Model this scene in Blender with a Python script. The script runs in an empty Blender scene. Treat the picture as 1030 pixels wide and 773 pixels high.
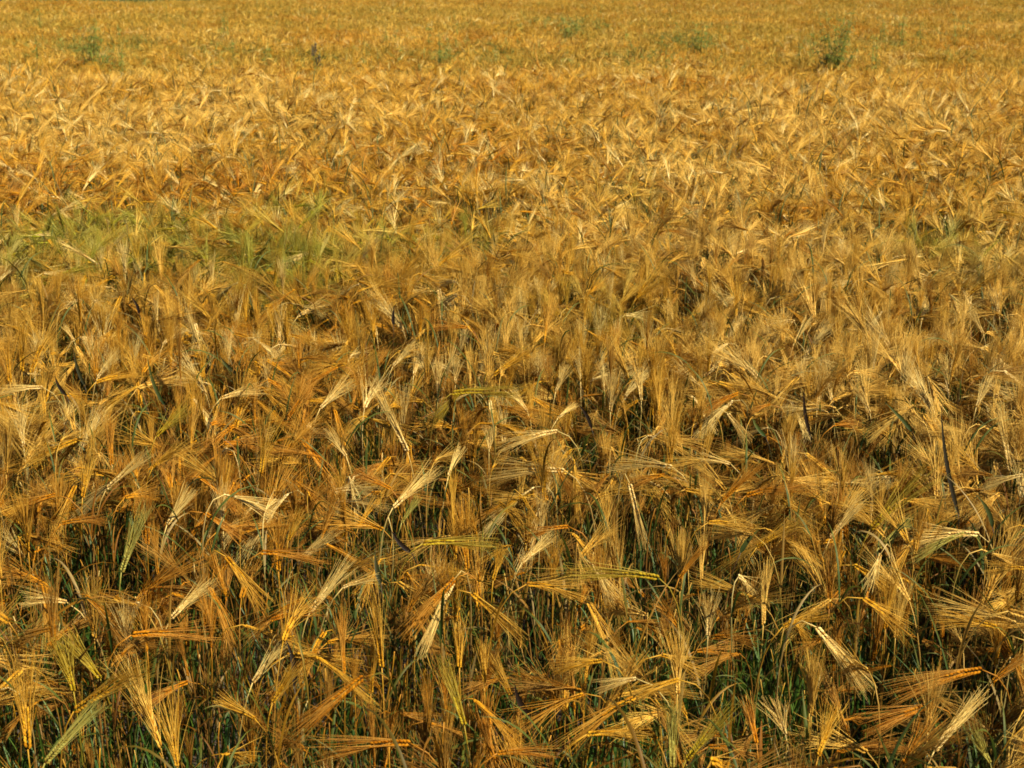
import bpy, math, random
import numpy as np
from mathutils import Vector

# ------------------------------------------------------------------ camera, sky, sun, exposure
SC = bpy.context.scene
COL = SC.collection
F_PX, CX, CY = 1500.0, 515.0, 386.5            # lens in pixels of the 1030 x 773 photograph
PITCH = math.radians(16.86)
CAM_Z = 2.015
cam_data = bpy.data.cameras.new('camera')
cam_data.sensor_width = 36.0
cam_data.lens = F_PX / 1030.0 * 36.0
cam_data.dof.use_dof = True
cam_data.dof.focus_distance = 3.9
cam_data.dof.aperture_fstop = 12.0
cam_data.clip_start, cam_data.clip_end = 0.05, 2000.0
cam = bpy.data.objects.new('camera', cam_data)
cam.location = (0, 0, CAM_Z)
cam.rotation_euler = (math.pi / 2 - PITCH, 0, 0)
COL.objects.link(cam)
SC.camera = cam

SUN_EL, SUN_AZ = math.radians(46), math.radians(122)    # azimuth clockwise from the view direction (+Y)
world = bpy.data.worlds.new('World')
SC.world = world
world.use_nodes = True
wn = world.node_tree
sky = wn.nodes.new('ShaderNodeTexSky')
sky.sky_type = 'NISHITA'
sky.sun_disc = False
sky.sun_elevation = SUN_EL
sky.sun_rotation = SUN_AZ
sky.air_density, sky.dust_density, sky.ozone_density = 1.0, 0.6, 1.2
bg = wn.nodes['Background']
bg.inputs['Strength'].default_value = 0.05
wn.links.new(sky.outputs[0], bg.inputs['Color'])

sun_data = bpy.data.lights.new('sun', 'SUN')
sun_data.energy = 5.0
sun_data.angle = math.radians(0.5)
sun_data.color = (1.0, 0.90, 0.71)
sun = bpy.data.objects.new('sun', sun_data)
sdir = Vector((math.sin(SUN_AZ) * math.cos(SUN_EL), math.cos(SUN_AZ) * math.cos(SUN_EL), math.sin(SUN_EL)))
sun.rotation_euler = sdir.to_track_quat('Z', 'Y').to_euler()
sun.location = sdir * 30
COL.objects.link(sun)

vs = SC.view_settings
vs.view_transform = 'Standard'
vs.look = 'None'
vs.exposure = 1.15
vs.gamma = 1.0
vs.use_curve_mapping = False
SC.cycles.use_denoising = True
SC.cycles.filter_width = 1.7
SC.cycles.max_bounces = 6
SC.cycles.diffuse_bounces = 2
SC.cycles.glossy_bounces = 2
SC.cycles.transmission_bounces = 2

rng = np.random.default_rng(7)
random.seed(7)

# ------------------------------------------------------------------ the lie of the land
def sstep(a, b, x):
    t = np.clip((x - a) / (b - a), 0, 1)
    return t * t * (3 - 2 * t)

def ground_z(x, y):
    x = np.asarray(x, float); y = np.asarray(y, float)
    z = -0.86 * sstep(12.2, 24.0, y) - 0.37 * sstep(24.0, 60.0, y) - 1.0 * sstep(75.0, 300.0, y)
    z = z + 0.018 * np.sin(1.1 * x + 0.4) * np.sin(0.9 * y + 1.0) * sstep(1, 5, y)
    z = z + 0.05 * np.sin(0.11 * x + 0.7 + 0.05 * y) * sstep(9, 26, y)
    return z

FWD = np.array([0, math.cos(PITCH), -math.sin(PITCH)])
UP = np.array([0, math.sin(PITCH), math.cos(PITCH)])
RIGHT = np.array([1.0, 0, 0])
EYE = np.array([0, 0, CAM_Z])

def ray(px, py):
    return RIGHT * (px - CX) / F_PX + UP * (CY - py) / F_PX + FWD

def at_height(px, py, h):
    """The point seen at a photo pixel that lies h above the ground."""
    d = ray(px, py)
    t = (CAM_Z - h) / max(1e-6, -d[2])
    for _ in range(30):
        p = EYE + d * t
        t = (CAM_Z - h - float(ground_z(p[0], p[1]))) / max(1e-6, -d[2])
    return EYE + d * t

def project(P):
    q = np.asarray(P) - EYE
    z = q @ FWD
    return CX + F_PX * (q @ RIGHT) / z, CY - F_PX * (q @ UP) / z, z

def noise2(x, y, s, seed):
    """Smooth value noise in -1..1."""
    r = np.random.default_rng(seed)
    tab = r.uniform(-1, 1, (64, 64))
    u = np.asarray(x) / s + 1000.3; v = np.asarray(y) / s + 1000.7
    i = np.floor(u).astype(int); j = np.floor(v).astype(int)
    fu = u - i; fv = v - j
    fu = fu * fu * (3 - 2 * fu); fv = fv * fv * (3 - 2 * fv)
    g = lambda a, b: tab[a % 64, b % 64]
    return (g(i, j) * (1 - fu) + g(i + 1, j) * fu) * (1 - fv) + (g(i, j + 1) * (1 - fu) + g(i + 1, j + 1) * fu) * fv

# ------------------------------------------------------------------ materials
def nodes_of(name):
    m = bpy.data.materials.new(name)
    m.use_nodes = True
    nt = m.node_tree
    nt.nodes.clear()
    return m, nt

def N(nt, kind, **kw):
    n = nt.nodes.new(kind)
    for k, v in kw.items():
        setattr(n, k, v)
    return n

def mixcol(nt, fac, a, b, mode='MIX'):
    n = N(nt, 'ShaderNodeMix', data_type='RGBA', blend_type=mode)
    for sock, v in ((n.inputs[0], fac), (n.inputs[6], a), (n.inputs[7], b)):
        if isinstance(v, (int, float)):
            sock.default_value = v
        elif isinstance(v, tuple):
            sock.default_value = (*v, 1) if len(v) == 3 else v
        else:
            nt.links.new(v, sock)
    return n.outputs[2]

def mth(nt, op, a, b=0.0, c=0.0, clamp=False):
    n = N(nt, 'ShaderNodeMath', operation=op, use_clamp=clamp)
    for sock, v in zip(n.inputs, (a, b, c)):
        if isinstance(v, (int, float)):
            sock.default_value = v
        else:
            nt.links.new(v, sock)
    return n.outputs[0]

def plant_material(name, role, stuff):
    """role: awn, ear, stem, leaf. The plant's ripeness colour, or shade-dark tint, comes in as object colour (things) or as the instance's tint (crop)."""
    m, nt = nodes_of(name)
    if stuff:
        a = N(nt, 'ShaderNodeAttribute', attribute_type='INSTANCER', attribute_name='tint')
        tint = a.outputs['Color']
    else:
        tint = N(nt, 'ShaderNodeObjectInfo').outputs['Color']
    rnd = N(nt, 'ShaderNodeAttribute', attribute_name='vary').outputs['Fac']
    along = N(nt, 'ShaderNodeAttribute', attribute_name='along').outputs['Fac']
    orand = N(nt, 'ShaderNodeObjectInfo').outputs['Random']
    if role == 'awn':
        c = mixcol(nt, rnd, mixcol(nt, 1.0, tint, (0.66, 0.54, 0.38), 'MULTIPLY'), mixcol(nt, 0.20, tint, (0.97, 0.76, 0.26)))
        rough, trans, spec = 0.5, 0.36, 0.1
    elif role == 'ear':
        c = mixcol(nt, rnd, mixcol(nt, 1.0, tint, (0.42, 0.30, 0.18), 'MULTIPLY'), mixcol(nt, 1.0, tint, (0.80, 0.76, 0.85), 'MULTIPLY'))
        rough, trans, spec = 0.8, 0.12, 0.05
    elif role == 'stem':
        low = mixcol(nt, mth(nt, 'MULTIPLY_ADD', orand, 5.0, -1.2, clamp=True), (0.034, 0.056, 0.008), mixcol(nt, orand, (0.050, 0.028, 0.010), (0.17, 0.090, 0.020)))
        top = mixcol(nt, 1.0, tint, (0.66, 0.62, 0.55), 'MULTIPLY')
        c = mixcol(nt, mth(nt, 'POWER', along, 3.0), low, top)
        c = mixcol(nt, mth(nt, 'MULTIPLY', rnd, 0.5), c, mixcol(nt, 1.0, c, (0.5, 0.42, 0.4), 'MULTIPLY'))
        rough, trans, spec = 0.5, 0.08, 0.25
    else:
        dry = mixcol(nt, 1.0, tint, (0.36, 0.33, 0.32), 'MULTIPLY')
        green = mixcol(nt, along, (0.030, 0.070, 0.012), (0.12, 0.13, 0.015))
        f = mth(nt, 'MULTIPLY_ADD', mth(nt, 'ADD', rnd, orand), 3.0, -2.0, clamp=True)
        c = mixcol(nt, f, dry, green)
        tc = N(nt, 'ShaderNodeTexCoord').outputs['Object']
        nz = N(nt, 'ShaderNodeTexNoise'); nz.inputs['Scale'].default_value = 60.0
        nt.links.new(tc, nz.inputs['Vector'])
        c = mixcol(nt, mth(nt, 'MULTIPLY', nz.outputs[0], 0.6), c, mixcol(nt, 1.0, c, (0.45, 0.36, 0.3), 'MULTIPLY'))
        rough, trans, spec = 0.55, 0.35, 0.2
    p = N(nt, 'ShaderNodeBsdfPrincipled')
    p.inputs['Roughness'].default_value = rough
    p.inputs['Specular IOR Level'].default_value = spec
    nt.links.new(c, p.inputs['Base Color'])
    t = N(nt, 'ShaderNodeBsdfTranslucent')
    nt.links.new(c, t.inputs['Color'])
    mx = N(nt, 'ShaderNodeMixShader'); mx.inputs[0].default_value = trans
    nt.links.new(p.outputs[0], mx.inputs[1]); nt.links.new(t.outputs[0], mx.inputs[2])
    out = N(nt, 'ShaderNodeOutputMaterial')
    nt.links.new(mx.outputs[0], out.inputs[0])
    return m

ROLES = ('stem', 'leaf', 'ear', 'awn')
MAT = {r: plant_material('ripe_barley_' + r, r, False) for r in ROLES}
MATC = {r: plant_material('crop_barley_' + r, r, True) for r in ROLES}

def green_material(name, dark, light, trans=0.35):
    m, nt = nodes_of(name)
    rnd = N(nt, 'ShaderNodeAttribute', attribute_name='vary').outputs['Fac']
    orand = N(nt, 'ShaderNodeObjectInfo').outputs['Random']
    c = mixcol(nt, mth(nt, 'MULTIPLY', mth(nt, 'ADD', rnd, orand), 0.5), dark, light)
    p = N(nt, 'ShaderNodeBsdfPrincipled'); p.inputs['Roughness'].default_value = 0.5
    nt.links.new(c, p.inputs['Base Color'])
    t = N(nt, 'ShaderNodeBsdfTranslucent'); nt.links.new(c, t.inputs['Color'])
    mx = N(nt, 'ShaderNodeMixShader'); mx.inputs[0].default_value = trans
    nt.links.new(p.outputs[0], mx.inputs[1]); nt.links.new(t.outputs[0], mx.inputs[2])
    out = N(nt, 'ShaderNodeOutputMaterial'); nt.links.new(mx.outputs[0], out.inputs[0])
    return m

M_GRASS = green_material('green_grass_blade', (0.014, 0.058, 0.006), (0.080, 0.145, 0.012))
M_WEED = green_material('weed_leaf_green', (0.12, 0.145, 0.020), (0.27, 0.28, 0.040), 0.45)
M_WEEDHEAD = green_material('weed_seed_head_brown', (0.05, 0.035, 0.015), (0.13, 0.085, 0.03), 0.1)
M_VERGE = green_material('verge_grass', (0.07, 0.11, 0.02), (0.16, 0.17, 0.035))

def soil_material():
    m, nt = nodes_of('dry_field_soil')
    tc = N(nt, 'ShaderNodeTexCoord').outputs['Object']
    n1 = N(nt, 'ShaderNodeTexNoise'); n1.inputs['Scale'].default_value = 9.0; n1.inputs['Detail'].default_value = 8
    n2 = N(nt, 'ShaderNodeTexNoise'); n2.inputs['Scale'].default_value = 0.6; n2.inputs['Detail'].default_value = 3
    nt.links.new(tc, n1.inputs['Vector']); nt.links.new(tc, n2.inputs['Vector'])
    c = mixcol(nt, n1.outputs[0], (0.020, 0.014, 0.011), (0.062, 0.044, 0.032))
    c = mixcol(nt, mth(nt, 'MULTIPLY', n2.outputs[0], 0.5), c, (0.060, 0.045, 0.024))
    p = N(nt, 'ShaderNodeBsdfPrincipled'); p.inputs['Roughness'].default_value = 0.9
    nt.links.new(c, p.inputs['Base Color'])
    b = N(nt, 'ShaderNodeBump'); b.inputs['Strength'].default_value = 0.7; b.inputs['Distance'].default_value = 0.03
    nt.links.new(n1.outputs[0], b.inputs['Height']); nt.links.new(b.outputs[0], p.inputs['Normal'])
    out = N(nt, 'ShaderNodeOutputMaterial'); nt.links.new(p.outputs[0], out.inputs[0])
    return m

# ------------------------------------------------------------------ mesh building
class Shape:
    def __init__(s):
        s.v, s.f, s.m, s.vary, s.along = [], [], [], [], []
        s.n = 0
    def add(s, verts, faces, mi=0, vary=0.5, along=0.5):
        verts = np.asarray(verts, float)
        k = len(verts)
        s.v.append(verts)
        s.f += [tuple(int(i) + s.n for i in q) for q in faces]
        s.m += [mi] * len(faces)
        s.vary.append(np.broadcast_to(np.asarray(vary, float), (k,)))
        s.along.append(np.broadcast_to(np.asarray(along, float), (k,)))
        s.n += k
    def join(s, o, mi=None, xf=None):
        if not o.n:
            return
        V = np.concatenate(o.v)
        if xf is not None:
            V = xf(V)
        s.v.append(V)
        s.f += [tuple(i + s.n for i in q) for q in o.f]
        s.m += (o.m if mi is None else [mi] * len(o.f))
        s.vary += o.vary; s.along += o.along
        s.n += o.n
    def mesh(s, name, mats, smooth=True):
        me = bpy.data.meshes.new(name)
        V = np.concatenate(s.v)
        me.from_pydata(V.tolist(), [], s.f)
        for mt in mats:
            me.materials.append(mt)
        me.polygons.foreach_set('material_index', np.array(s.m, np.int32))
        me.polygons.foreach_set('use_smooth', np.full(len(s.f), smooth))
        a = me.attributes.new('vary', 'FLOAT', 'POINT'); a.data.foreach_set('value', np.concatenate(s.vary).astype(np.float32))
        a = me.attributes.new('along', 'FLOAT', 'POINT'); a.data.foreach_set('value', np.concatenate(s.along).astype(np.float32))
        me.update()
        return me

def unit(v):
    v = np.asarray(v, float)
    return v / max(1e-9, np.linalg.norm(v))

def perp(t, hint=None):
    h = np.array([0.3, 0.8, 0.5]) if hint is None else np.asarray(hint, float)
    p = h - t * (h @ t)
    if np.linalg.norm(p) < 1e-4:
        p = np.array([1.0, 0, 0]) - t * t[0]
    return unit(p)

def tube(sh, P, R, sides, mi=0, vary=0.5, along=None, cap=True):
    P = np.asarray(P, float); n = len(P)
    T = np.gradient(P, axis=0)
    T /= np.linalg.norm(T, axis=1)[:, None] + 1e-12
    u = perp(T[0]); U = []
    for t in T:
        u = perp(t, u); U.append(u)
    U = np.array(U); W = np.cross(T, U)
    ang = np.arange(sides) * 2 * math.pi / sides
    R = np.broadcast_to(np.asarray(R, float), (n,))
    V = P[:, None] + R[:, None, None] * (np.cos(ang)[None, :, None] * U[:, None] + np.sin(ang)[None, :, None] * W[:, None])
    F = []
    for i in range(n - 1):
        for j in range(sides):
            k = (j + 1) % sides
            F.append((i * sides + j, i * sides + k, (i + 1) * sides + k, (i + 1) * sides + j))
    if cap:
        F.append(tuple((n - 1) * sides + j for j in range(sides)))
    al = np.linspace(0, 1, n) if along is None else np.asarray(along)
    va = np.broadcast_to(np.asarray(vary, float), (n,))
    sh.add(V.reshape(-1, 3), F, mi, np.repeat(va, sides), np.repeat(al, sides))

def ribbon(sh, P, Wd, side, fold=0.25, mi=0, vary=0.5):
    """A leaf blade with a folded midrib: three vertices across."""
    P = np.asarray(P, float); n = len(P)
    T = np.gradient(P, axis=0); T /= np.linalg.norm(T, axis=1)[:, None] + 1e-12
    V = []
    for i in range(n):
        s = side[i] if np.ndim(side) == 2 else side
        s = perp(T[i], s)
        nn = np.cross(T[i], s)
        V += [P[i] - s * Wd[i] + nn * Wd[i] * fold, P[i], P[i] + s * Wd[i] + nn * Wd[i] * fold]
    F = []
    for i in range(n - 1):
        for j in (0, 1):
            F.append((i * 3 + j, i * 3 + j + 1, i * 3 + j + 4, i * 3 + j + 3))
    sh.add(V, F, mi, vary, np.repeat(np.linspace(0, 1, n), 3))

def hermite(p0, t0, p1, t1, n):
    s = np.linspace(0, 1, n)[:, None]
    return (2 * s**3 - 3 * s**2 + 1) * p0 + (s**3 - 2 * s**2 + s) * t0 + (-2 * s**3 + 3 * s**2) * p1 + (s**3 - s**2) * t1

RING = [(0.0, 0.25), (0.30, 1.0), (0.65, 0.8), (1.0, 0.12)]
def kernel(sh, p, t, s, length, w, thick, sides, mi, vary):
    n = np.cross(t, s)
    V = []
    for f, r in RING:
        for j in range(sides):
            a = j * 2 * math.pi / sides
            V.append(p + t * length * f + s * math.cos(a) * w * r + n * math.sin(a) * thick * r)
    F = []
    for i in range(len(RING) - 1):
        for j in range(sides):
            k = (j + 1) % sides
            F.append((i * sides + j, i * sides + k, (i + 1) * sides + k, (i + 1) * sides + j))
    F.append(tuple((len(RING) - 1) * sides + j for j in range(sides)))
    sh.add(V, F, mi, vary, 0.5)

def barley(E, u, L, spread, curl=0.0, seed=0, lod=0, flat=None, leaves=3, awn_w=1.0, full=True, gx=None, ear_frac=0.40, thick=1.0):
    """One barley plant with its foot at (0,0,0). E: where the ear begins; u: ear direction; L: ear and awns together; spread: half angle of the
    awn fan in radians; curl: how far the ear bends down along its length. Returns the four part shapes."""
    r = np.random.default_rng(seed)
    E = np.asarray(E, float); u = unit(u)
    sh = {k: Shape() for k in ROLES}
    sh['blades'] = []
    H = E[2]
    # stem, rising from the foot and bending over into the ear
    nst = (12, 7, 4)[lod]
    bow = np.array([r.normal(0, 0.04), r.normal(0, 0.04), 1.0])
    t1 = u * (0.16 + 0.16 * abs(1 - u[2])) * 1.2 + np.array([0, 0, 0.10])
    P = hermite(np.zeros(3), bow * H * 1.05, E, t1, nst)
    R = np.linspace(1.0, 0.62, nst) * (0.0017, 0.0017, 0.0024)[lod] * thick
    va = np.full(nst, r.uniform(0, 0.5))
    if lod == 0:
        for k in (3, 6, 8):
            R[k] *= 1.45; va[k] = 1.0
    tube(sh['stem'], P, R, (6, 4, 3)[lod], vary=va)
    # leaves
    for q in range(leaves):
        f = r.uniform(0.35, 0.86)
        i = min(nst - 2, int(f * (nst - 1)))
        p0 = P[i] + (P[i + 1] - P[i]) * (f * (nst - 1) - i)
        az = r.uniform(0, 2 * math.pi)
        out = np.array([math.cos(az), math.sin(az), 0])
        ll = r.uniform(0.10, 0.24) * (0.8 + 0.4 * H)
        droop = r.uniform(0.5, 2.6)
        n = (9, 5, 3)[lod]
        pts, th, p = [p0], r.uniform(0.15, 0.5), p0.copy()
        for k in range(n - 1):
            p = p + (out * math.sin(th) + np.array([0, 0, math.cos(th)])) * ll / (n - 1)
            pts.append(p); th += droop / (n - 1) * (0.5 + k / n)
        pts = np.array(pts)
        tw = r.uniform(-1.8, 1.8)
        sd0 = np.cross(out, [0, 0, 1.0])
        sides = np.array([sd0 * math.cos(tw * k / n) + np.array([0, 0, 1.0]) * math.sin(tw * k / n) for k in range(n)])
        s = np.linspace(0, 1, n)
        wd = r.uniform(0.0016, 0.0036) * np.clip(np.minimum(s * 8 + 0.35, (1 - s) * 2.2 + 0.04), 0, 1) * (1, 1.1, 1.5)[lod]
        bl = Shape()
        ribbon(bl, pts, wd, sides, r.uniform(0.1, 0.7), vary=r.uniform(0, 1))
        sh['blades'].append(bl); sh['leaf'].join(bl)
    if not full:
        return sh
    # ear axis
    el = L * ear_frac
    m = (11, 5, 3)[lod]
    ax, p, t = [E], E.copy(), u.copy()
    down = np.array([0, 0, -1.0])
    D = [t]
    for k in range(m):
        p = p + t * el / m
        t = unit(t + (down - t * (down @ t)) * curl / m)
        ax.append(p); D.append(t)
    ax = np.array(ax); D = np.array(D)
    s0 = perp(u, flat if flat is not None else r.normal(size=3))
    awn_len = L - el
    kw = (0.0031 if lod == 0 else 0.0025) * (L / 0.17) ** 0.5 * thick
    sa = sh['awn']
    def awn(p, t, s, f, sign, w):
        n = np.cross(t, s)
        a = spread * (r.uniform(0.0, 1.15) * sign + r.normal(0, 0.16)) + r.normal(0, 0.02)
        b = r.normal(0, 0.4) * spread
        ln = (L - f * el) * r.uniform(0.6, 1.06) if lod < 2 else (L - f * el) * r.uniform(0.8, 1.05)
        d0 = unit(t + s * math.tan(a * 0.75) + n * math.tan(np.clip(b, -1, 1) * 0.75))
        d1 = unit(t + s * math.tan(a * 1.1 + r.normal(0, 0.09)) + n * math.tan(np.clip(b, -1, 1) * 1.1) + down * (0.12 * r.random() + curl * 0.35 * r.random()))
        q = [p]
        ns = (4, 2, 1)[lod]
        for k in range(ns):
            x = (k + 0.5) / ns
            q.append(q[-1] + unit(d0 * (1 - x) + d1 * x) * ln / ns)
        if lod == 0:
            tube(sa, np.array(q), w * np.linspace(1, 0.32, ns + 1), 3, vary=r.random(), cap=False)
        elif lod == 1:
            q = np.array(q); sd = perp(t, r.normal(size=3))
            V = [q[0] - sd * w, q[0] + sd * w, q[1] - sd * w * 0.8, q[1] + sd * w * 0.8, q[2]]
            sa.add(V, [(0, 1, 3, 2), (2, 3, 4)], 0, r.random(), 0.5)
        else:
            q = np.array(q); sd = perp(t, r.normal(size=3))
            sa.add([q[0] - sd * w, q[0] + sd * w, q[1] + sd * w * 0.4, q[1] - sd * w * 0.4], [(0, 1, 2, 3)], 0, r.random(), 0.5)
    if lod == 0:
        nk = 11
        for side in (-1, 1):
            for k in range(nk):
                f = (k + (0.5 if side > 0 else 0.0)) / nk
                i = min(m - 1, int(f * m))
                c = ax[i] + (ax[i + 1] - ax[i]) * (f * m - i)
                tt = D[i]; s = perp(tt, s0)
                kt = unit(tt + s * side * (0.22 + 0.1 * r.random()) + np.cross(tt, s) * r.normal(0, 0.12))
                w = kw * (1.0 - 0.35 * f) * r.uniform(0.9, 1.1)
                kl = el / nk * 1.6
                kernel(sh['ear'], c + s * side * kw * 0.75, kt, s, kl, w, w * 0.8, 5, 0, r.random())
                awn(c + s * side * kw * 0.75 + kt * kl * 0.9, tt, s, f, side, 0.00066 * awn_w)
        for k in range(20):
            awn(ax[m // 2 if k % 2 else -1], D[-1], perp(D[-1], s0), 0.5 if k % 2 else 1.0, r.uniform(-1, 1), 0.00062 * awn_w)
    elif lod == 1:
        f = np.linspace(0, 1, m + 1)
        tube(sh['ear'], ax, kw * 1.7 * np.clip(np.minimum(f * 5 + 0.35, (1 - f) * 2 + 0.3), 0, 1), 5, vary=r.random(m + 1))
        for k in range(24):
            f = r.uniform(0.05, 1.0); i = min(m - 1, int(f * m))
            awn(ax[i], D[i], perp(D[i], s0), f, (-1, 1)[k % 2], 0.00115 * awn_w)
    else:
        f = np.linspace(0, 1, m + 1)
        tube(sh['ear'], ax, kw * 2.0 * np.clip(np.minimum(f * 5 + 0.4, (1 - f) * 2 + 0.3), 0, 1), 4, vary=r.random(m + 1))
        for k in range(8):
            f = r.uniform(0.1, 1.0); i = min(m - 1, int(f * m))
            awn(ax[i], D[i], perp(D[i], s0), f, (-1, 1)[k % 2], 0.0030 * awn_w)
    return sh

# ------------------------------------------------------------------ object helpers
def tag(o, label=None, cat=None, group=None, kind=None):
    for k, v in (('label', label), ('category', cat), ('group', group), ('kind', kind)):
        if v:
            o[k] = v
    return o

def link(name, me, parent=None, loc=None, color=None):
    o = bpy.data.objects.new(name, me)
    COL.objects.link(o)
    if parent is not None:
        o.parent = parent
    if loc is not None:
        o.location = loc
    if color is not None:
        o.color = (*color, 1)
    return o

def part_meshes(sh):
    d = {q: sh[q].mesh('barley_' + q, [MAT[q]]) for q in ('stem', 'ear', 'awn') if sh[q].n}
    d['leaves'] = [b.mesh('barley_leaf', [MAT['leaf']]) for b in sh['blades']]
    return d

def plant_thing(parts, loc, color, rz=0.0, sc=1.0):
    """An Empty at the plant's foot with stem, leaves and ear (> awns) under it. parts: {role: mesh}."""
    e = bpy.data.objects.new('barley_plant', None)
    COL.objects.link(e)
    e.empty_display_size = 0.05
    e.location = loc
    e.rotation_euler = (0, 0, rz)
    e.scale = (sc, sc, sc)
    link('stem', parts['stem'], e, color=color)
    for me in parts['leaves']:
        link('leaf', me, e, color=color)
    if 'ear' in parts:
        ear = link('ear', parts['ear'], e, color=color)
        link('beard', parts['awn'], ear, color=color)
    return e

# ------------------------------------------------------------------ ground
def build_ground():
    ys = np.unique(np.concatenate([np.linspace(-60, -2, 12), np.linspace(-2, 30, 90), np.linspace(30, 90, 40), np.geomspace(90, 900, 24)]))
    xs = np.unique(np.concatenate([np.linspace(-500, -40, 14), np.linspace(-40, -8, 20), np.linspace(-8, 8, 60), np.linspace(8, 40, 20), np.linspace(40, 500, 14)]))
    X, Y = np.meshgrid(xs, ys)
    Z = ground_z(X, Y)
    V = np.stack([X, Y, Z], -1).reshape(-1, 3)
    nx = len(xs)
    F = [(j * nx + i, j * nx + i + 1, (j + 1) * nx + i + 1, (j + 1) * nx + i) for j in range(len(ys) - 1) for i in range(nx - 1)]
    s = Shape(); s.add(V, F)
    g = link('ground', s.mesh('ground', [soil_material()]))
    tag(g, 'bare brown soil under the barley', None, None, 'structure')
build_ground()

# ------------------------------------------------------------------ colours of the crop (what the straw itself is coloured; d has shade painted in)
TINT = {'g': (0.65, 0.365, 0.019), 'p': (0.88, 0.68, 0.23), 'o': (0.57, 0.240, 0.008), 'v': (0.44, 0.330, 0.016),
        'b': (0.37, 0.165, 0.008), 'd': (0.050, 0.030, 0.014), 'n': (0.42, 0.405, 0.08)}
WORD = {'g': 'golden', 'p': 'pale straw', 'o': 'orange gold', 'v': 'olive gold', 'b': 'brown', 'd': 'dark', 'n': 'pale green'}

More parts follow.
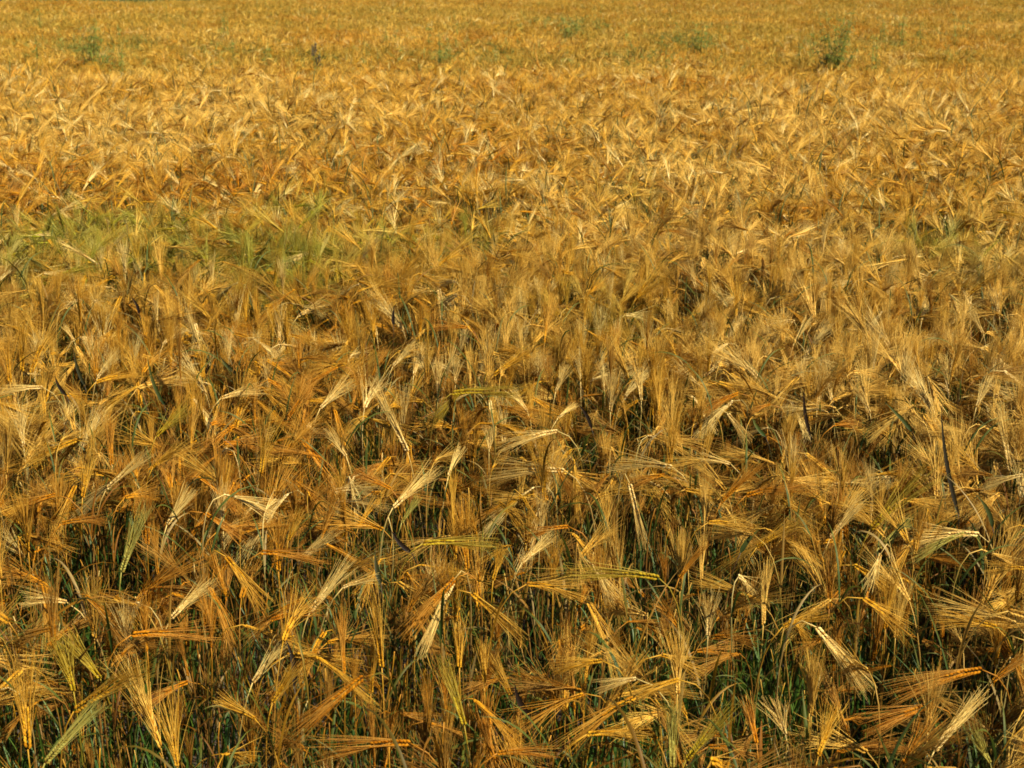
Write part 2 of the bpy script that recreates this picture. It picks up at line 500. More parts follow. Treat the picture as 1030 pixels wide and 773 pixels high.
# ------------------------------------------------------------------ the ears one can pick out in the photograph:
# foot of the ear and tips of its awns in photo pixels, half width of the awn fan there, ripeness; d marks shade-dark blades
EARS = [
 (28,754,21,651,20,'g'), (74,716,166,651,11,'g'), (45,768,101,701,4,'n'), (74,696,63,634,13,'v'), (101,683,67,629,10,'v'),
 (132,639,215,629,8,'o'), (67,606,18,596,9,'p'), (172,622,213,580,9,'p'), (51,633,0,642,10,'b'), (366,681,288,738,16,'o'),
 (254,687,283,645,6,'p'), (256,723,218,701,5,'g'), (296,690,285,642,3,'d'), (274,707,301,663,6,'g'), (384,672,376,600,9,'g'),
 (413,748,312,743,8,'o'), (227,560,272,612,9,'g'), (272,624,322,606,8,'o'), (467,730,447,660,6,'v'), (474,597,532,643,5,'g'),
 (458,582,404,638,7,'o'), (456,584,422,658,3,'p'), (514,700,494,660,6,'g'), (487,687,485,642,7,'g'), (532,720,518,687,2,'d'),
 (606,665,555,668,8,'g'), (590,739,655,730,8,'g'), (500,758,560,748,8,'o'), (497,765,484,718,7,'o'), (462,672,462,622,8,'g'),
 (712,640,712,590,15,'p'), (665,659,712,672,9,'g'), (683,684,632,694,5,'g'), (640,683,597,689,7,'p'), (676,773,674,700,8,'n'),
 (790,739,775,698,14,'p'), (761,748,752,700,6,'o'), (690,765,735,705,8,'v'), (787,631,832,606,6,'g'), (821,631,877,694,9,'p'),
 (868,602,928,640,18,'g'), (1002,631,942,612,12,'g'), (988,674,886,684,13,'o'), (940,710,859,719,11,'o'), (940,755,994,694,4,'p'),
 (998,686,1034,652,8,'o'), (823,761,843,705,17,'g'), (908,768,944,714,20,'o'), (996,768,973,726,11,'n'), (83,501,92,447,10,'g'),
 (107,492,152,452,6,'p'), (122,576,148,505,5,'n'), (56,498,0,510,9,'o'), (168,528,195,488,8,'p'), (205,516,250,545,7,'o'),
 (154,470,186,445,7,'g'), (62,527,110,513,4,'o'), (262,477,273,406,22,'g'), (290,544,305,508,10,'g'), (262,556,330,553,6,'o'),
 (298,566,341,530,6,'p'), (312,615,354,560,9,'p'), (345,591,378,575,6,'p'), (395,511,441,468,8,'p'), (404,526,421,498,4,'n'),
 (393,492,355,470,5,'o'), (414,556,397,538,2,'d'), (383,587,377,558,3,'d'), (425,547,500,537,4,'v'), (525,566,559,535,7,'p'),
 (525,499,494,520,8,'g'), (526,500,541,527,4,'g'), (572,530,525,532,4,'o'), (568,474,484,465,9,'p'), (561,434,500,440,10,'p'),
 (561,472,579,507,8,'b'), (597,569,620,604,10,'p'), (663,582,567,558,3,'v'), (496,584,505,546,5,'g'), (451,479,463,448,4,'p'),
 (676,470,607,457,10,'p'), (668,478,628,485,7,'o'), (633,486,649,551,3,'p'), (712,526,762,522,15,'g'), (683,582,707,544,5,'o'),
 (745,556,757,541,2,'d'), (725,506,763,461,10,'o'), (750,499,813,475,13,'o'), (761,551,808,515,7,'g'), (735,467,704,456,5,'p'),
 (985,538,903,528,12,'p'), (875,533,935,463,20,'v'), (835,542,866,501,5,'p'), (884,551,917,522,5,'n'), (970,537,913,553,3,'n'),
 (886,557,870,594,9,'p'), (1029,478,987,486,3,'p'), (964,517,946,408,1.5,'d'), (998,530,980,497,1.5,'d'), (998,479,966,470,5,'b'),
 (1016,475,1001,402,3,'p'), (1032,572,988,566,8,'g'), (43,390,-4,388,3,'p'), (65,428,70,402,12,'p'), (78,443,18,462,9,'g'),
 (98,380,119,352,5,'p'), (96,385,145,365,8,'g'), (157,439,190,405,12,'v'), (165,407,148,358,3,'d'), (67,398,56,378,2,'d'),
 (85,387,74,351,3,'d'), (140,316,132,300,2,'d'), (201,356,189,311,4,'p'), (22,374,28,311,7,'g'), (74,342,63,325,3,'p'),
 (239,376,220,357,2,'d'), (222,401,267,383,8,'p'), (322,411,354,378,10,'p'), (348,459,328,430,7,'p'), (410,455,376,383,5,'p'),
 (395,369,417,342,5,'p'), (379,338,371,304,3,'p'), (396,327,397,309,2,'d'), (290,420,318,380,13,'o'), (440,392,442,358,8,'p'),
 (458,385,460,358,7,'p'), (416,378,425,343,9,'p'), (496,378,547,340,8,'g'), (454,396,530,383,2,'v'), (467,390,429,428,7,'v'),
 (559,394,570,365,7,'p'), (614,414,615,372,12,'p'), (595,431,581,406,2,'d'), (561,421,581,405,3,'p'), (530,413,512,388,6,'p'),
 (492,452,494,428,8,'p'), (645,403,640,367,7,'p'), (732,416,757,446,7,'p'), (799,345,815,318,4,'p'), (743,396,694,412,8,'o'),
 (775,407,752,412,3,'o'), (770,439,757,421,2,'d'), (815,438,807,388,1.5,'d'), (917,434,888,404,4,'d'), (875,416,859,383,6,'p'),
 (953,387,946,354,8,'p'), (927,322,932,302,8,'p'), (989,336,976,309,4,'p'), (982,410,996,376,7,'p'), (839,428,868,421,9,'o'),
 (1005,316,998,288,8,'p'), (700,290,690,262,7,'p'), (640,300,668,280,6,'g'), (300,318,330,300,7,'p'), (470,330,430,322,8,'o'),
]

# ------------------------------------------------------------------ labels: look first, then the place
def posture(bx, by, tx, ty, w):
    dx, dy = tx - bx, by - ty
    a = math.degrees(math.atan2(dy, dx))
    fan = w / max(1, math.hypot(dx, dy))
    p = ('standing upright' if 70 <= a <= 110 else 'leaning right' if 25 <= a < 70 else 'leaning left' if 110 < a <= 155 else
         'pointing right' if -20 <= a < 25 else 'pointing left' if a > 155 or a < -160 else 'drooping right' if a >= -90 else 'drooping left')
    return p, ('wide-fanned ' if fan > 0.24 else 'narrow ' if fan < 0.12 else '')

FRAC = ['at left edge', 'a tenth from left', 'two tenths from left', 'three tenths from left', 'just left of centre', 'just right of centre',
        'three tenths from right', 'two tenths from right', 'a tenth from right', 'at right edge']
ROWS = [(735, 'at bottom edge'), (685, 'near bottom edge'), (635, 'low down'), (580, 'lower third'), (520, 'below middle'), (460, 'just under mid height'),
        (400, 'at mid height'), (340, 'above mid height'), (-1e9, 'far up')]
def place(bx, by):
    return next(t for y, t in ROWS if by >= y) + ', ' + FRAC[min(9, max(0, int(bx / 103)))]

LABELS = []          # (object, colour, posture, awns, bx, by)
def note(o, bx, by, tx, ty, w, c):
    p, fan = posture(bx, by, tx, ty, w)
    LABELS.append((o, WORD[c], p, fan, bx, by))

# ------------------------------------------------------------------ build the picked-out plants
SEGS = []            # image segments of what is already placed, with its depth
for k, (bx, by, tx, ty, w, c) in enumerate(EARS):
    r = np.random.default_rng(1000 + k)
    lp = math.hypot(tx - bx, ty - by)
    upr = (by - ty) / lp
    E = at_height(bx, by, 0.675 - 0.085 * max(0, upr) + r.uniform(-0.02, 0.03))
    dep = float((E - EYE) @ FWD)
    Lw = float(np.clip(lp * dep / F_PX, 0.07, 0.30))
    u = unit(RIGHT * (tx - bx) + UP * (by - ty) + FWD * lp * r.uniform(-0.28, 0.22))
    E = E + UP * 0.0
    foot = E - np.array([u[0], u[1], 0]) * r.uniform(0.03, 0.10) + np.array([r.normal(0, 0.015), r.normal(0, 0.015) + 0.01, 0])
    foot[2] = float(ground_z(foot[0], foot[1]))
    spread = math.atan2(w, lp * 0.75)
    flat = RIGHT * (by - ty) + UP * (-(bx - tx)) * -1 + FWD * lp * r.uniform(-0.4, 0.4)
    flat = np.cross(u, FWD) + FWD * r.uniform(-0.5, 0.5)
    sag = 0.25 if abs(upr) < 0.5 else 0.08
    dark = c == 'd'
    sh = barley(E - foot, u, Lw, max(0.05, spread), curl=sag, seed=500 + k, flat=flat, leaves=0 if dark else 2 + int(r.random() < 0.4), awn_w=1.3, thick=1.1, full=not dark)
    if dark:                                        # a bare culm ending in a blade, its shade put into a dark tint
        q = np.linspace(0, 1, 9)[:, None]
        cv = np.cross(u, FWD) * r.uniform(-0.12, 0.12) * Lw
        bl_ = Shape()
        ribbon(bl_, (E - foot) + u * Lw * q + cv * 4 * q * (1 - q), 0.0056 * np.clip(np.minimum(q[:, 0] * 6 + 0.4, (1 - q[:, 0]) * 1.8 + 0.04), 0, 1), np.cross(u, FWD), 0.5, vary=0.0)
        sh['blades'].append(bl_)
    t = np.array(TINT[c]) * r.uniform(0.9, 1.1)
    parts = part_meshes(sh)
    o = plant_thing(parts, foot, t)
    note(o, bx, by, tx, ty, w, c)
    SEGS.append((bx, by, tx, ty, max(4, w), dep))

# a coarse depth picture of those, so that the rest of the crop leaves them in view
GS = 4
DB = np.full((200, 264), -1.0)
for bx, by, tx, ty, w, dep in SEGS:
    for s in np.linspace(-0.15, 1, 24):
        x, y = bx + (tx - bx) * s, by + (ty - by) * s
        rad = 6 + w * max(0, s)
        for yy in range(int((y - rad) // GS), int((y + rad) // GS) + 1):
            for xx in range(int((x - rad) // GS), int((x + rad) // GS) + 1):
                if 0 <= yy < 200 and 0 <= xx < 264:
                    DB[yy, xx] = max(DB[yy, xx], dep)

# bare gaps, where one looks down between the stems
GAPS = [(100,560,42,36), (128,432,20,20), (366,440,22,24), (385,600,20,16), (548,600,34,26), (655,548,28,28), (405,690,14,20), (782,680,34,42),
        (985,705,24,22), (838,655,12,34), (490,560,26,12), (20,590,20,20), (210,735,16,24), (30,740,12,30), (725,560,16,16), (960,575,40,16), (800,590,18,26),
        (430,515,26,22), (320,575,40,16), (185,650,12,22), (590,460,14,14), (745,440,10,10), (890,455,18,14), (640,420,10,14), (165,390,10,16), (80,380,14,12),
        (560,765,40,16), (130,750,30,22), (330,700,14,18), (240,690,12,14), (925,650,20,14), (620,735,24,20), (720,700,20,30), (250,590,14,12)]
GB = np.zeros((200, 264), bool)
yy, xx = np.mgrid[0:200, 0:264] * GS
for gx, gy, ra, rb in GAPS:
    GB |= ((xx - gx) / ra) ** 2 + ((yy - gy) / rb) ** 2 < 1

def blocks(P):
    """How far each chain of points (n, k, 3) would stand in front of a picked-out ear."""
    px, py, z = project(P)
    i = np.clip((py // GS).astype(int), 0, 199); j = np.clip((px // GS).astype(int), 0, 263)
    inside = (px > 0) & (px < 1030) & (py > 0) & (py < 775)
    return (((DB[i, j] > z + 0.01) | GB[i, j]) & inside).mean(axis=1)

# ------------------------------------------------------------------ the crop: prototypes
def proto_params(r):
    x = r.random()
    if x < 0.16:
        nod = abs(r.normal(0, 0.3))
    elif x < 0.66:
        nod = r.uniform(0.5, 1.35)
    else:
        nod = r.uniform(1.35, 2.1)
    az = r.normal(0.15, 1.5)
    u = np.array([math.sin(nod) * math.cos(az), math.sin(nod) * math.sin(az), math.cos(nod)])
    H = r.normal(0.645, 0.025) - 0.05 * math.cos(nod)
    E = np.array([u[0] * 0.07 + r.normal(0, 0.02), u[1] * 0.07 + r.normal(0, 0.02), H])
    return E, u, r.uniform(0.155, 0.225) * (0.82 if nod < 0.45 else 1.0), r.uniform(0.10, 0.40), (0.3 if nod > 0.5 else 0.1)

NA, NS, NB, NC = 22, 10, 20, 10
PROTO_PARTS, PROTO_INFO, PROTOS = [], [], []

def proto_object(sh_list, name):
    s = Shape()
    for sh, xf in sh_list:
        for i, q in enumerate(ROLES):
            s.join(sh[q], i, xf)
    me = s.mesh(name, [MATC[q] for q in ROLES])
    return bpy.data.objects.new(name, me)      # never linked: only its mesh is used by the crop

for k in range(NA):
    r = np.random.default_rng(3000 + k)
    E, u, L, sp, cu = proto_params(r)
    sh = barley(E, u, L, sp, curl=cu, seed=4000 + k, leaves=2 + k % 2, awn_w=1.3)
    PROTO_PARTS.append(part_meshes(sh))
    PROTO_INFO.append((E, u, L, sp))
    PROTOS.append(proto_object([(sh, None)], 'barley_form'))
for k in range(NS):                                # tillers without an ear
    r = np.random.default_rng(3300 + k)
    E = np.array([r.normal(0, 0.05), r.normal(0, 0.05), r.uniform(0.38, 0.60)])
    sh = barley(E, np.array([r.normal(0, 0.3), r.normal(0, 0.3), 1]), 0.1, 0.1, seed=4300 + k, leaves=1 + k % 2, full=False)
    PROTOS.append(proto_object([(sh, None)], 'tiller_form'))
for k in range(NB):
    r = np.random.default_rng(3100 + k)
    E, u, L, sp, cu = proto_params(r)
    sh = barley(E, u, L, sp, curl=cu, seed=4100 + k, lod=1, leaves=2, awn_w=1.0)
    PROTOS.append(proto_object([(sh, None)], 'barley_form'))
for k in range(NC):                                # far: small tufts of plants
    r = np.random.default_rng(3200 + k)
    lst = []
    for q in range(6):
        E, u, L, sp, cu = proto_params(r)
        sh = barley(E * np.array([1, 1, r.uniform(0.92, 1.06)]), u, L, sp, curl=cu, seed=4200 + k * 10 + q, lod=2, leaves=1, awn_w=1.0)
        off = np.array([r.normal(0, 0.085), r.normal(0, 0.085), 0])
        lst.append((sh, (lambda V, off=off: V + off)))
    PROTOS.append(proto_object(lst, 'barley_tuft_form'))

# ------------------------------------------------------------------ the crop: where the plants stand
def half_width(y):
    return 0.365 * y + 0.9 + 0.03 * np.maximum(0, y - 20)

def scatter(y0, y1, dens):
    n = int(dens * (y1 - y0) * 2 * float(half_width(y1)))
    x = rng.uniform(-1, 1, n) * float(half_width(y1)); y = rng.uniform(y0, y1, n)
    k = np.abs(x) < half_width(y)
    return x[k], y[k]

GREENS = [(60, 232, 60, 1.0), (225, 240, 60, 0.8), (285, 262, 48, 1.2), (60, 262, 45, 0.7), (180, 258, 45, 0.8), (380, 235, 45, 0.7), (300, 205, 45, 0.6), (450, 225, 60, 0.5), (140, 225, 40, 0.7), (640, 190, 30, 0.3), (960, 240, 60, 0.45), (590, 300, 60, 0.3)]
GW = []
for px, py, rp, a in GREENS:
    p = at_height(px, py, 0.68); q = at_height(px + rp, py, 0.68)
    GW.append((p[0], p[1], abs(q[0] - p[0]), a))

FG = []
for px, py, rp, am in [(90,52,40,0.5), (225,52,35,0.35), (445,55,40,0.45), (570,26,40,0.5), (500,55,30,0.35), (690,42,30,0.5), (838,45,22,0.5), (905,45,20,0.3), (320,60,25,0.3), (640,60,30,0.35), (880,70,20,0.35)]:
    p = at_height(px, py, 0.7); q = at_height(px + rp, py, 0.7)
    FG.append((p[0], p[1], abs(q[0] - p[0]), am))

def tints(x, y):
    n = len(x)
    a = noise2(x, y * 0.7, 0.55, 11) * 0.6 + noise2(x, y * 0.6, 1.7, 12) * 0.6
    mixr = rng.normal(0, 0.45, n)
    v = 1.25 * a + mixr * (1 - 0.35 * sstep(8, 22, y)) + 0.75 * np.exp(-((y - 11.5) / 2.0) ** 2) - 0.15 * np.exp(-((y - 8.8) / 1.2) ** 2) + 0.50 * np.exp(-((y - 5.4) / 1.7) ** 2)
    g, p, o, ol, b = (np.array(TINT[k]) for k in 'gpovb')
    p = np.array((0.86, 0.585, 0.130))
    c = np.where((v < 0)[:, None], g + (o - g) * np.clip(-v, 0, 1)[:, None], g + (p - g) * np.clip(v * 0.75, 0, 1)[:, None])
    br = (rng.random(n) < 0.12 + 0.22 * (1 - sstep(2.2, 3.6, y)))[:, None]
    c = np.where(br, b, c)
    bleached = (rng.random(n) < 0.04 + 0.08 * sstep(2.8, 4.0, y) * (1 - 0.6 * sstep(9, 20, y)))[:, None]
    c = np.where(bleached, np.array((0.88, 0.70, 0.26)), c)
    # less ripe places
    gr = np.zeros(n)
    for gx, gy, gr_, am in GW:
        gr = np.maximum(gr, am * np.exp(-(((x - gx) / gr_) ** 2 + ((y - gy) / (gr_ * 2.4)) ** 2)))
    gr = np.clip(2.8 * gr * rng.random(n) * np.clip(0.75 + 0.9 * noise2(x, y, 0.35, 51), 0.1, 1.5), 0, 0.9)
    un = np.array((0.25, 0.285, 0.012))
    c = c + (un - c) * gr[:, None]
    # beyond the dip the crop is younger in streaks along the rows
    far = sstep(18, 26, y)
    st = np.clip(noise2(x * 0.35, y, 3.0, 21) * 0.5 + noise2(x, y, 1.0, 22) * 0.6 + 0.28 + 0.25 * sstep(36, 54, y), 0, 1) * far
    st = np.clip(st * (1.6 * rng.random(n)), 0, 0.85)
    c = c + (np.array((0.37, 0.265, 0.018)) - c) * st[:, None]
    wg = np.zeros(n)
    for gx, gy, gr_, am in FG:
        wg = np.maximum(wg, am * np.exp(-(((x - gx) / gr_) ** 2 + ((y - gy) / (gr_ * 3)) ** 2)))
    gp_ = (rng.random(n) < np.clip(wg + 0.05 * far, 0, 0.6))[:, None]
    c = np.where(gp_, np.array((0.20, 0.23, 0.030)), c)
    return c * rng.uniform(0.88, 1.1, n)[:, None]

pts, rots, scl, vi, tin = [], [], [], [], []
def put(x, y, idx, s, lean=0.06, rz=None, c=None):
    n = len(x)
    pts.append(np.stack([x, y, ground_z(x, y)], 1))
    rots.append(np.stack([rng.normal(0, lean, n), rng.normal(0, lean, n), rng.uniform(-math.pi, math.pi, n) if rz is None else rz], 1))
    scl.append(s); vi.append(idx); tin.append(tints(x, y) if c is None else c)

def hscale(x, y):
    return 1 + 0.07 * noise2(x, y, 0.8, 31) + 0.05 * noise2(x, y, 2.6, 32)

# near: full plants
x, y = scatter(1.45, 8.0, 400)
thin = (0.66 + 0.34 * sstep(2.3, 3.8, y)) * (1 - sstep(5.2, 8.0, y))      # thinner towards the field's edge; the middle distance takes over behind
keep = rng.random(len(x)) < thin
x, y = x[keep], y[keep]
n = len(x)
idx = rng.integers(0, NA, n); rz = rng.normal(0.1, 1.5, n)
s = hscale(x, y) * rng.normal(0.98, 0.055, n)
Es = np.array([p[0] for p in PROTO_INFO]); us = np.array([p[1] for p in PROTO_INFO]); Ls = np.array([p[2] for p in PROTO_INFO])
def chain(x, y, idx, rz, s):
    q = np.linspace(-0.2, 1, 7)
    P = Es[idx][:, None] + us[idx][:, None] * (Ls[idx][:, None] * q[None])[..., None]
    c, sn = np.cos(rz)[:, None], np.sin(rz)[:, None]
    P = np.stack([P[..., 0] * c - P[..., 1] * sn, P[..., 0] * sn + P[..., 1] * c, P[..., 2]], -1) * s[:, None, None]
    return P + np.stack([x, y, ground_z(x, y)], 1)[:, None]
CH = chain(x, y, idx, rz, s)
bl = blocks(CH)
keep = (bl < 0.06) | (rng.random(n) < 0.04)
x, y, idx, rz, s, CH = x[keep], y[keep], idx[keep], rz[keep], s[keep], CH[keep]
c = tints(x, y)
# the nearest of them are things of their own
px, py, z = project(CH)
inside = ((px[:, 1] > 8) & (px[:, 1] < 1022) & (py[:, 1] < 765) & (py[:, 1] > 300))
N_NEAR = 296 - len(EARS)
order = np.argsort(np.where(inside, z[:, 1], 1e9))
near = order[:N_NEAR]
base_col = np.array([TINT[k] for k in 'gpovb'])
for i in near:
    k = int(idx[i])
    o = plant_thing(PROTO_PARTS[k], (x[i], y[i], float(ground_z(x[i], y[i]))), c[i], float(rz[i]), float(s[i]))
    code = 'gpovb'[int(np.argmin(((base_col - c[i]) ** 2).sum(1)))]
    note(o, px[i, 1], py[i, 1], px[i, -1], py[i, -1], PROTO_INFO[k][3] * math.hypot(px[i, -1] - px[i, 1], py[i, -1] - py[i, 1]) * 0.75, code)
rest = np.ones(len(x), bool); rest[near] = False
put(x[rest], y[rest], idx[rest], s[rest], 0.0, rz[rest], c[rest])
# shorter, later shoots with brownish ears among them
x, y = scatter(1.6, 6.5, 190)
k = rng.random(len(x)) < 0.35 + 0.65 * sstep(2.6, 3.8, y)
x, y = x[k], y[k]
n = len(x)
idx = rng.integers(0, NA, n); rz = rng.uniform(-math.pi, math.pi, n); s = rng.uniform(0.58, 0.86, n)
bl = blocks(chain(x, y, idx, rz, s))
k = bl < 0.25
x, y, idx, rz, s = x[k], y[k], idx[k], rz[k], s[k]
mixc = rng.random(len(x))[:, None]
put(x, y, idx, s, 0.05, rz, (np.array(TINT['b']) * (1 - mixc) + np.array(TINT['o']) * mixc) * rng.uniform(0.75, 1.1, len(x))[:, None])
# earless tillers among them
x, y = scatter(1.6, 7.0, 250)
put(x, y, NA + rng.integers(0, NS, len(x)), rng.normal(0.95, 0.12, len(x)), 0.09)
# middle distance
x, y = scatter(5.2, 16.0, 300)
k = rng.random(len(x)) < sstep(5.2, 8.0, y)
x, y = x[k], y[k]
put(x, y, NA + NS + rng.integers(0, NB, len(x)), hscale(x, y) * rng.normal(1.0, 0.06, len(x)), 0.06)
# beyond the dip
x, y = scatter(16.0, 22.0, 14)
put(x, y, NA + NS + NB + rng.integers(0, NC, len(x)), hscale(x, y) * rng.normal(1.0, 0.06, len(x)), 0.04)
x, y = scatter(22.0, 64.0, 56)
k = y < 56.5 + np.maximum(0, x + 13.5) * 1.2
x, y = x[k], y[k]
put(x, y, NA + NS + NB + rng.integers(0, NC, len(x)), hscale(x, y) * rng.normal(1.0, 0.06, len(x)), 0.04)
x, y = scatter(64.0, 115.0, 5)
k = (x > -6) | (y > 74)
x, y = x[k], y[k]
put(x, y, NA + NS + NB + rng.integers(0, NC, len(x)), rng.normal(1.15, 0.08, len(x)), 0.04)

def instancer(name, P, R, S, V, C, protos):
    me = bpy.data.meshes.new(name)
    me.from_pydata(P.tolist(), [], [])
    for nm, ty, key, val in (('rot', 'FLOAT_VECTOR', 'vector', R), ('scl', 'FLOAT', 'value', S), ('vi', 'INT', 'value', V)):
        a = me.attributes.new(nm, ty, 'POINT')
        a.data.foreach_set(key, np.ascontiguousarray(val).astype(np.int32 if ty == 'INT' else np.float32).ravel())
    a = me.attributes.new('tint', 'FLOAT_COLOR', 'POINT')
    a.data.foreach_set('color', np.concatenate([C, np.ones((len(C), 1))], 1).astype(np.float32).ravel())
    o = link(name, me)
    ng = bpy.data.node_groups.new(name + '_spread', 'GeometryNodeTree')
    ng.interface.new_socket('Geometry', in_out='INPUT', socket_type='NodeSocketGeometry')
    ng.interface.new_socket('Geometry', in_out='OUTPUT', socket_type='NodeSocketGeometry')
    gi, go = ng.nodes.new('NodeGroupInput'), ng.nodes.new('NodeGroupOutput')
    jn = ng.nodes.new('GeometryNodeJoinGeometry')
    def named(nm, ty):
        q = ng.nodes.new('GeometryNodeInputNamedAttribute'); q.data_type = ty
        q.inputs['Name'].default_value = nm
        return next(s for s in q.outputs if s.enabled and s.name == 'Attribute')
    rot, sc_, idx_ = named('rot', 'FLOAT_VECTOR'), named('scl', 'FLOAT'), named('vi', 'INT')
    er = ng.nodes.new('FunctionNodeEulerToRotation'); ng.links.new(rot, er.inputs[0])
    for k, p in enumerate(protos):
        cp = ng.nodes.new('FunctionNodeCompare'); cp.data_type = 'INT'; cp.operation = 'EQUAL'
        ia = [s for s in cp.inputs if s.enabled]
        ng.links.new(idx_, ia[0]); ia[1].default_value = k
        oi = ng.nodes.new('GeometryNodeObjectInfo'); oi.inputs['Object'].default_value = p
        ip = ng.nodes.new('GeometryNodeInstanceOnPoints')
        ng.links.new(gi.outputs[0], ip.inputs['Points']); ng.links.new(cp.outputs[0], ip.inputs['Selection'])
        ng.links.new(oi.outputs['Geometry'], ip.inputs['Instance'])
        ng.links.new(er.outputs[0], ip.inputs['Rotation']); ng.links.new(sc_, ip.inputs['Scale'])
        ng.links.new(ip.outputs[0], jn.inputs[0])
    ng.links.new(jn.outputs[0], go.inputs[0])
    md = o.modifiers.new('spread', 'NODES'); md.node_group = ng
    return o

crop = instancer('barley_crop', np.concatenate(pts), np.concatenate(rots), np.concatenate(scl), np.concatenate(vi), np.concatenate(tin), PROTOS)
tag(crop, 'ripe golden barley filling the field to the far rise', None, None, 'stuff')
print('crop points', sum(map(len, pts)))

# ------------------------------------------------------------------ green grass in the gaps
def blades(r, n, hmin, hmax, rad, w):
    s = Shape()
    for k in range(n):
        az = r.uniform(0, 2 * math.pi); out = np.array([math.cos(az), math.sin(az), 0])
        p = np.array([r.normal(0, rad), r.normal(0, rad), 0]); ll = r.uniform(hmin, hmax); th = r.uniform(0.02, 0.25); dr = r.uniform(0.1, 1.3)
        P = [p]
        for i in range(6):
            p = p + (out * math.sin(th) + np.array([0, 0, math.cos(th)])) * ll / 6
            P.append(p); th += dr / 6 * (0.4 + i / 4)
        q = np.linspace(0, 1, 7)
        ribbon(s, P, w * r.uniform(0.7, 1.3) * np.clip((1 - q) * 1.6 + 0.03, 0, 1), np.cross(out, [0, 0, 1.0]), 0.35, vary=r.random())
    return s

TUFTS = [(14,748,'bluish green grass tuft at the bottom left corner beside a pale barley fan'), (72,757,'bright green grass tuft below the diagonal golden ear at bottom left'),
 (112,742,'green grass tuft at the bottom under long awns, a tenth in from the left'), (135,655,'olive green grass tuft between two rows, left of the orange level ear'),
 (210,745,'green grass blades at the bottom, two tenths in from the left'), (326,660,'small dark green grass tuft in a hollow above an orange drooping ear'),
 (88,560,'tall green grass blades in the dark gap on the left'), (122,470,'short teal green grass tuft in a small gap on the upper left'),
 (352,455,'teal green grass blades in the dark gap just above mid height'), (480,575,'dark green grass tuft under an olive level ear near the middle'),
 (588,708,'green weedy grass tuft beside a bent pale stalk near the bottom middle'), (645,650,'bright green grass tuft in a gap right of the middle'),
 (720,766,'vivid green grass tuft at the bottom edge right of the middle'), (792,668,'tall green grass blades in the dark gap right of the pale stem'),
 (845,585,'green grass tuft in a gap under fanned ears on the right'), (655,535,'dark green grass tuft beside a pale hanging leaf'),
 (634,412,'small teal grass tuft right of a whitish upright ear'), (285,262,'teal green grass tuft far up the field on the left'),
 (712,448,'tiny teal grass tuft in a gap at mid height'), (590,545,'dark green grass tuft below an orange level ear right of the middle')]
for k, (px, py, lab) in enumerate(TUFTS):
    r = np.random.default_rng(7000 + k)
    p = at_height(px, py, 0.40 if py > 350 else 0.6)
    p[2] = float(ground_z(p[0], p[1]))
    big = 1.35 if py < 350 else 1.0
    s = blades(r, 26 if py > 640 else 16, 0.36 * big, 0.60 * big, 0.055 * (1 + 1.5 * (py < 350)), 0.0050)
    o = link('grass_tuft', s.mesh('grass_tuft', [M_GRASS]), None, p)
    tag(o, lab, 'grass', 'green grass tufts in the gaps of the crop')

gp = []
for k in range(6):
    r = np.random.default_rng(7100 + k)
    gp.append(bpy.data.objects.new('undergrowth_form', blades(r, 9, 0.14, 0.46, 0.035, 0.0034).mesh('undergrowth_form', [M_GRASS])))
x, y = scatter(1.5, 6.5, 90)
k = noise2(x, y, 0.5, 41) + rng.normal(0, 0.4, len(x)) > -0.25
x, y = x[k], y[k]
n = len(x)
ug = instancer('undergrowth_grass', np.stack([x, y, ground_z(x, y)], 1), np.stack([np.zeros(n), np.zeros(n), rng.uniform(-3.1, 3.1, n)], 1), rng.uniform(0.7, 1.25, n),
               rng.integers(0, 6, n), np.ones((n, 3)) * 0.1, gp)
tag(ug, 'low green grass growing between the barley stems', None, None, 'stuff')

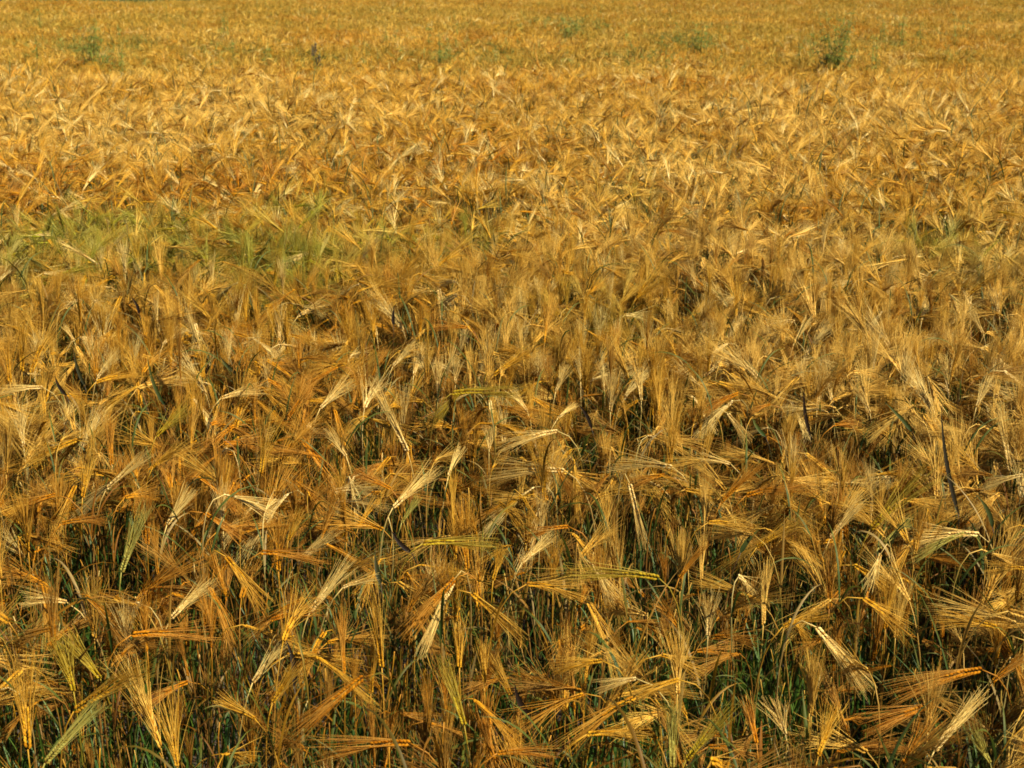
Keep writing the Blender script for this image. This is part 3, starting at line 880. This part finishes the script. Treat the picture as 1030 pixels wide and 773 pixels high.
# ------------------------------------------------------------------ tall weeds standing out of the far crop
def weed(px, py_base, hpx, wide, leafy, head, lab, seed, dist_h=0.70, group='tall weeds in the far crop'):
    r = np.random.default_rng(seed)
    p = at_height(px, py_base, dist_h)
    foot = p.copy(); foot[2] = float(ground_z(p[0], p[1]))
    dep = float((p - EYE) @ FWD)
    H = dist_h + hpx * dep / F_PX
    W = wide * dep / F_PX
    st, lf, heads = Shape(), Shape(), []
    for b in range((2 if wide < 7 else 4) + int(wide / 1.7)):
        top = np.array([r.uniform(-0.6, 0.6) * W, r.uniform(-0.6, 0.6) * W, H * r.uniform(0.6, 1.0)])
        f0 = np.array([r.normal(0, 0.03), r.normal(0, 0.03), 0])
        P = hermite(f0, np.array([0, 0, H * 0.9]), top, np.array([top[0] * 0.4, top[1] * 0.4, H * 0.4]), 9)
        tube(st, P, np.linspace(0.006, 0.0025, 9), 5, vary=r.random())
        for q in range(leafy):
            f = r.uniform(0.45, 0.98); c0 = P[min(8, int(f * 8))]
            az = r.uniform(0, 2 * math.pi); out = np.array([math.cos(az), math.sin(az), r.uniform(-0.1, 0.7)])
            ll = r.uniform(0.10, 0.22) * (1.2 - 0.5 * f)
            pts_ = [c0, c0 + unit(out) * ll * 0.5, c0 + unit(out + np.array([0, 0, -0.5])) * ll]
            ribbon(lf, pts_, ll * np.array([0.04, 0.085, 0.01]), np.cross(out, [0, 0, 1.0]), 0.3, vary=r.random())
        if head:
            hd = Shape(); hd_p = P[-1]
            tube(hd, [hd_p + np.array([0, 0, -0.16 if head > 1 else -0.05]), hd_p + np.array([0, 0, 0.02])], 0.004, 4, vary=0.5)
            for q in range(34 if head > 1 else 5):
                dz = r.uniform(0, 0.15 if head > 1 else 0.04)
                kernel(hd, hd_p + np.array([0, 0, -dz]), unit(r.normal(size=3) * np.array([1, 1, 0.4]) + np.array([0, 0, 0.5])), np.array([0.0, 0, 1]), r.uniform(0.018, 0.032), 0.010, 0.010, 5, 0, r.random())
            heads.append(hd)
    e = bpy.data.objects.new('tall_weed', None); COL.objects.link(e); e.location = foot
    link('stem', st.mesh('weed_stem', [M_WEED]), e)
    if lf.n:
        link('leaves', lf.mesh('weed_leaves', [M_WEED]), e)
    for hd in heads:
        link('seed_head', hd.mesh('weed_seed_head', [M_WEEDHEAD]), e)
    tag(e, lab, 'weed', group)

WEEDS = [(836,72,66,40,20,0,'broad leafy green weed standing tallest in the far crop on the right'), (318,72,30,7,4,2,'slim weed with a dark seed head rising alone from the far crop'),
 (703,54,36,20,18,0,'small dark green weed in the far crop left of the tallest weed'), (92,66,42,34,20,0,'spreading green weed near the far left of the crop'),
 (905,46,34,12,14,0,'thin weed with a curved stem near the far right'), (118,74,26,12,14,0,'low green weed just right of the spreading weed on the far left'),
 (575,36,24,22,16,0,'green weed clump close under the top edge, right of the middle'), (445,62,34,14,9,0,'wispy green weed in the far crop just left of the middle'),
 (880,70,30,9,10,0,'slim green weed just right of the tallest weed'), (640,62,24,12,10,0,'faint olive weed in the far crop, halfway between middle and tallest weed'),
 (393,42,20,12,10,0,'small olive weed far back, between the dark seed head and the middle'), (268,64,18,8,12,0,'short bluish green weed left of the dark seed head')]
for k, a in enumerate(WEEDS):
    weed(*a, seed=8000 + k)
rw = np.random.default_rng(8100)
for k in range(60):                                 # faint wisps that nothing tells apart
    px = rw.choice([60, 90, 130, 225, 380, 450, 500, 575, 640, 700, 840, 840, 900, 960]) + rw.normal(0, 22)
    weed(px, rw.uniform(28, 72), rw.uniform(14, 34), rw.uniform(2, 7), 8, 0, 'faint thin weed wisp standing just above the far crop', 8200 + k, group='faint weed wisps in the far crop')

# ------------------------------------------------------------------ green verge at the far end
vp = [bpy.data.objects.new('verge_form', blades(np.random.default_rng(7200 + k), 14, 0.4, 0.9, 0.12, 0.012).mesh('verge_form', [M_VERGE])) for k in range(4)]
n = 3000
x = rng.uniform(-34, -8, n); y = 56.5 + rng.uniform(0, 8, n) + np.maximum(0, x + 13.5) * 1.2
vg = instancer('verge_grass', np.stack([x, y, ground_z(x, y)], 1), np.stack([np.zeros(n), np.zeros(n), rng.uniform(-3.1, 3.1, n)], 1), rng.uniform(0.9, 1.5, n),
               rng.integers(0, 4, n), np.ones((n, 3)) * 0.1, vp)
tag(vg, 'green grass verge along the far left end of the field', None, None, 'stuff')

# ------------------------------------------------------------------ write the labels
seen = {}
for o, col, p, fan, bx, by in LABELS:
    o['category'] = 'barley'
    o['group'] = 'barley plants of the nearest rows'
    key = (col, p, fan, place(bx, by))
    seen.setdefault(key, []).append((o, bx, by))
ORD = ['first', 'second', 'third', 'fourth', 'fifth', 'sixth', 'seventh', 'eighth', 'ninth']
for (col, p, fan, pl), lst in seen.items():
    lst.sort(key=lambda q: q[1])
    for i, (o, bx, by) in enumerate(lst):
        pre = '' if len(lst) == 1 else (('left', 'right')[i] if len(lst) == 2 else ORD[min(8, i)]) + ' '
        o['label'] = f'{pre}{fan}{col} barley {"blade" if col == "dark" else "ear"} {p}, {pl}'
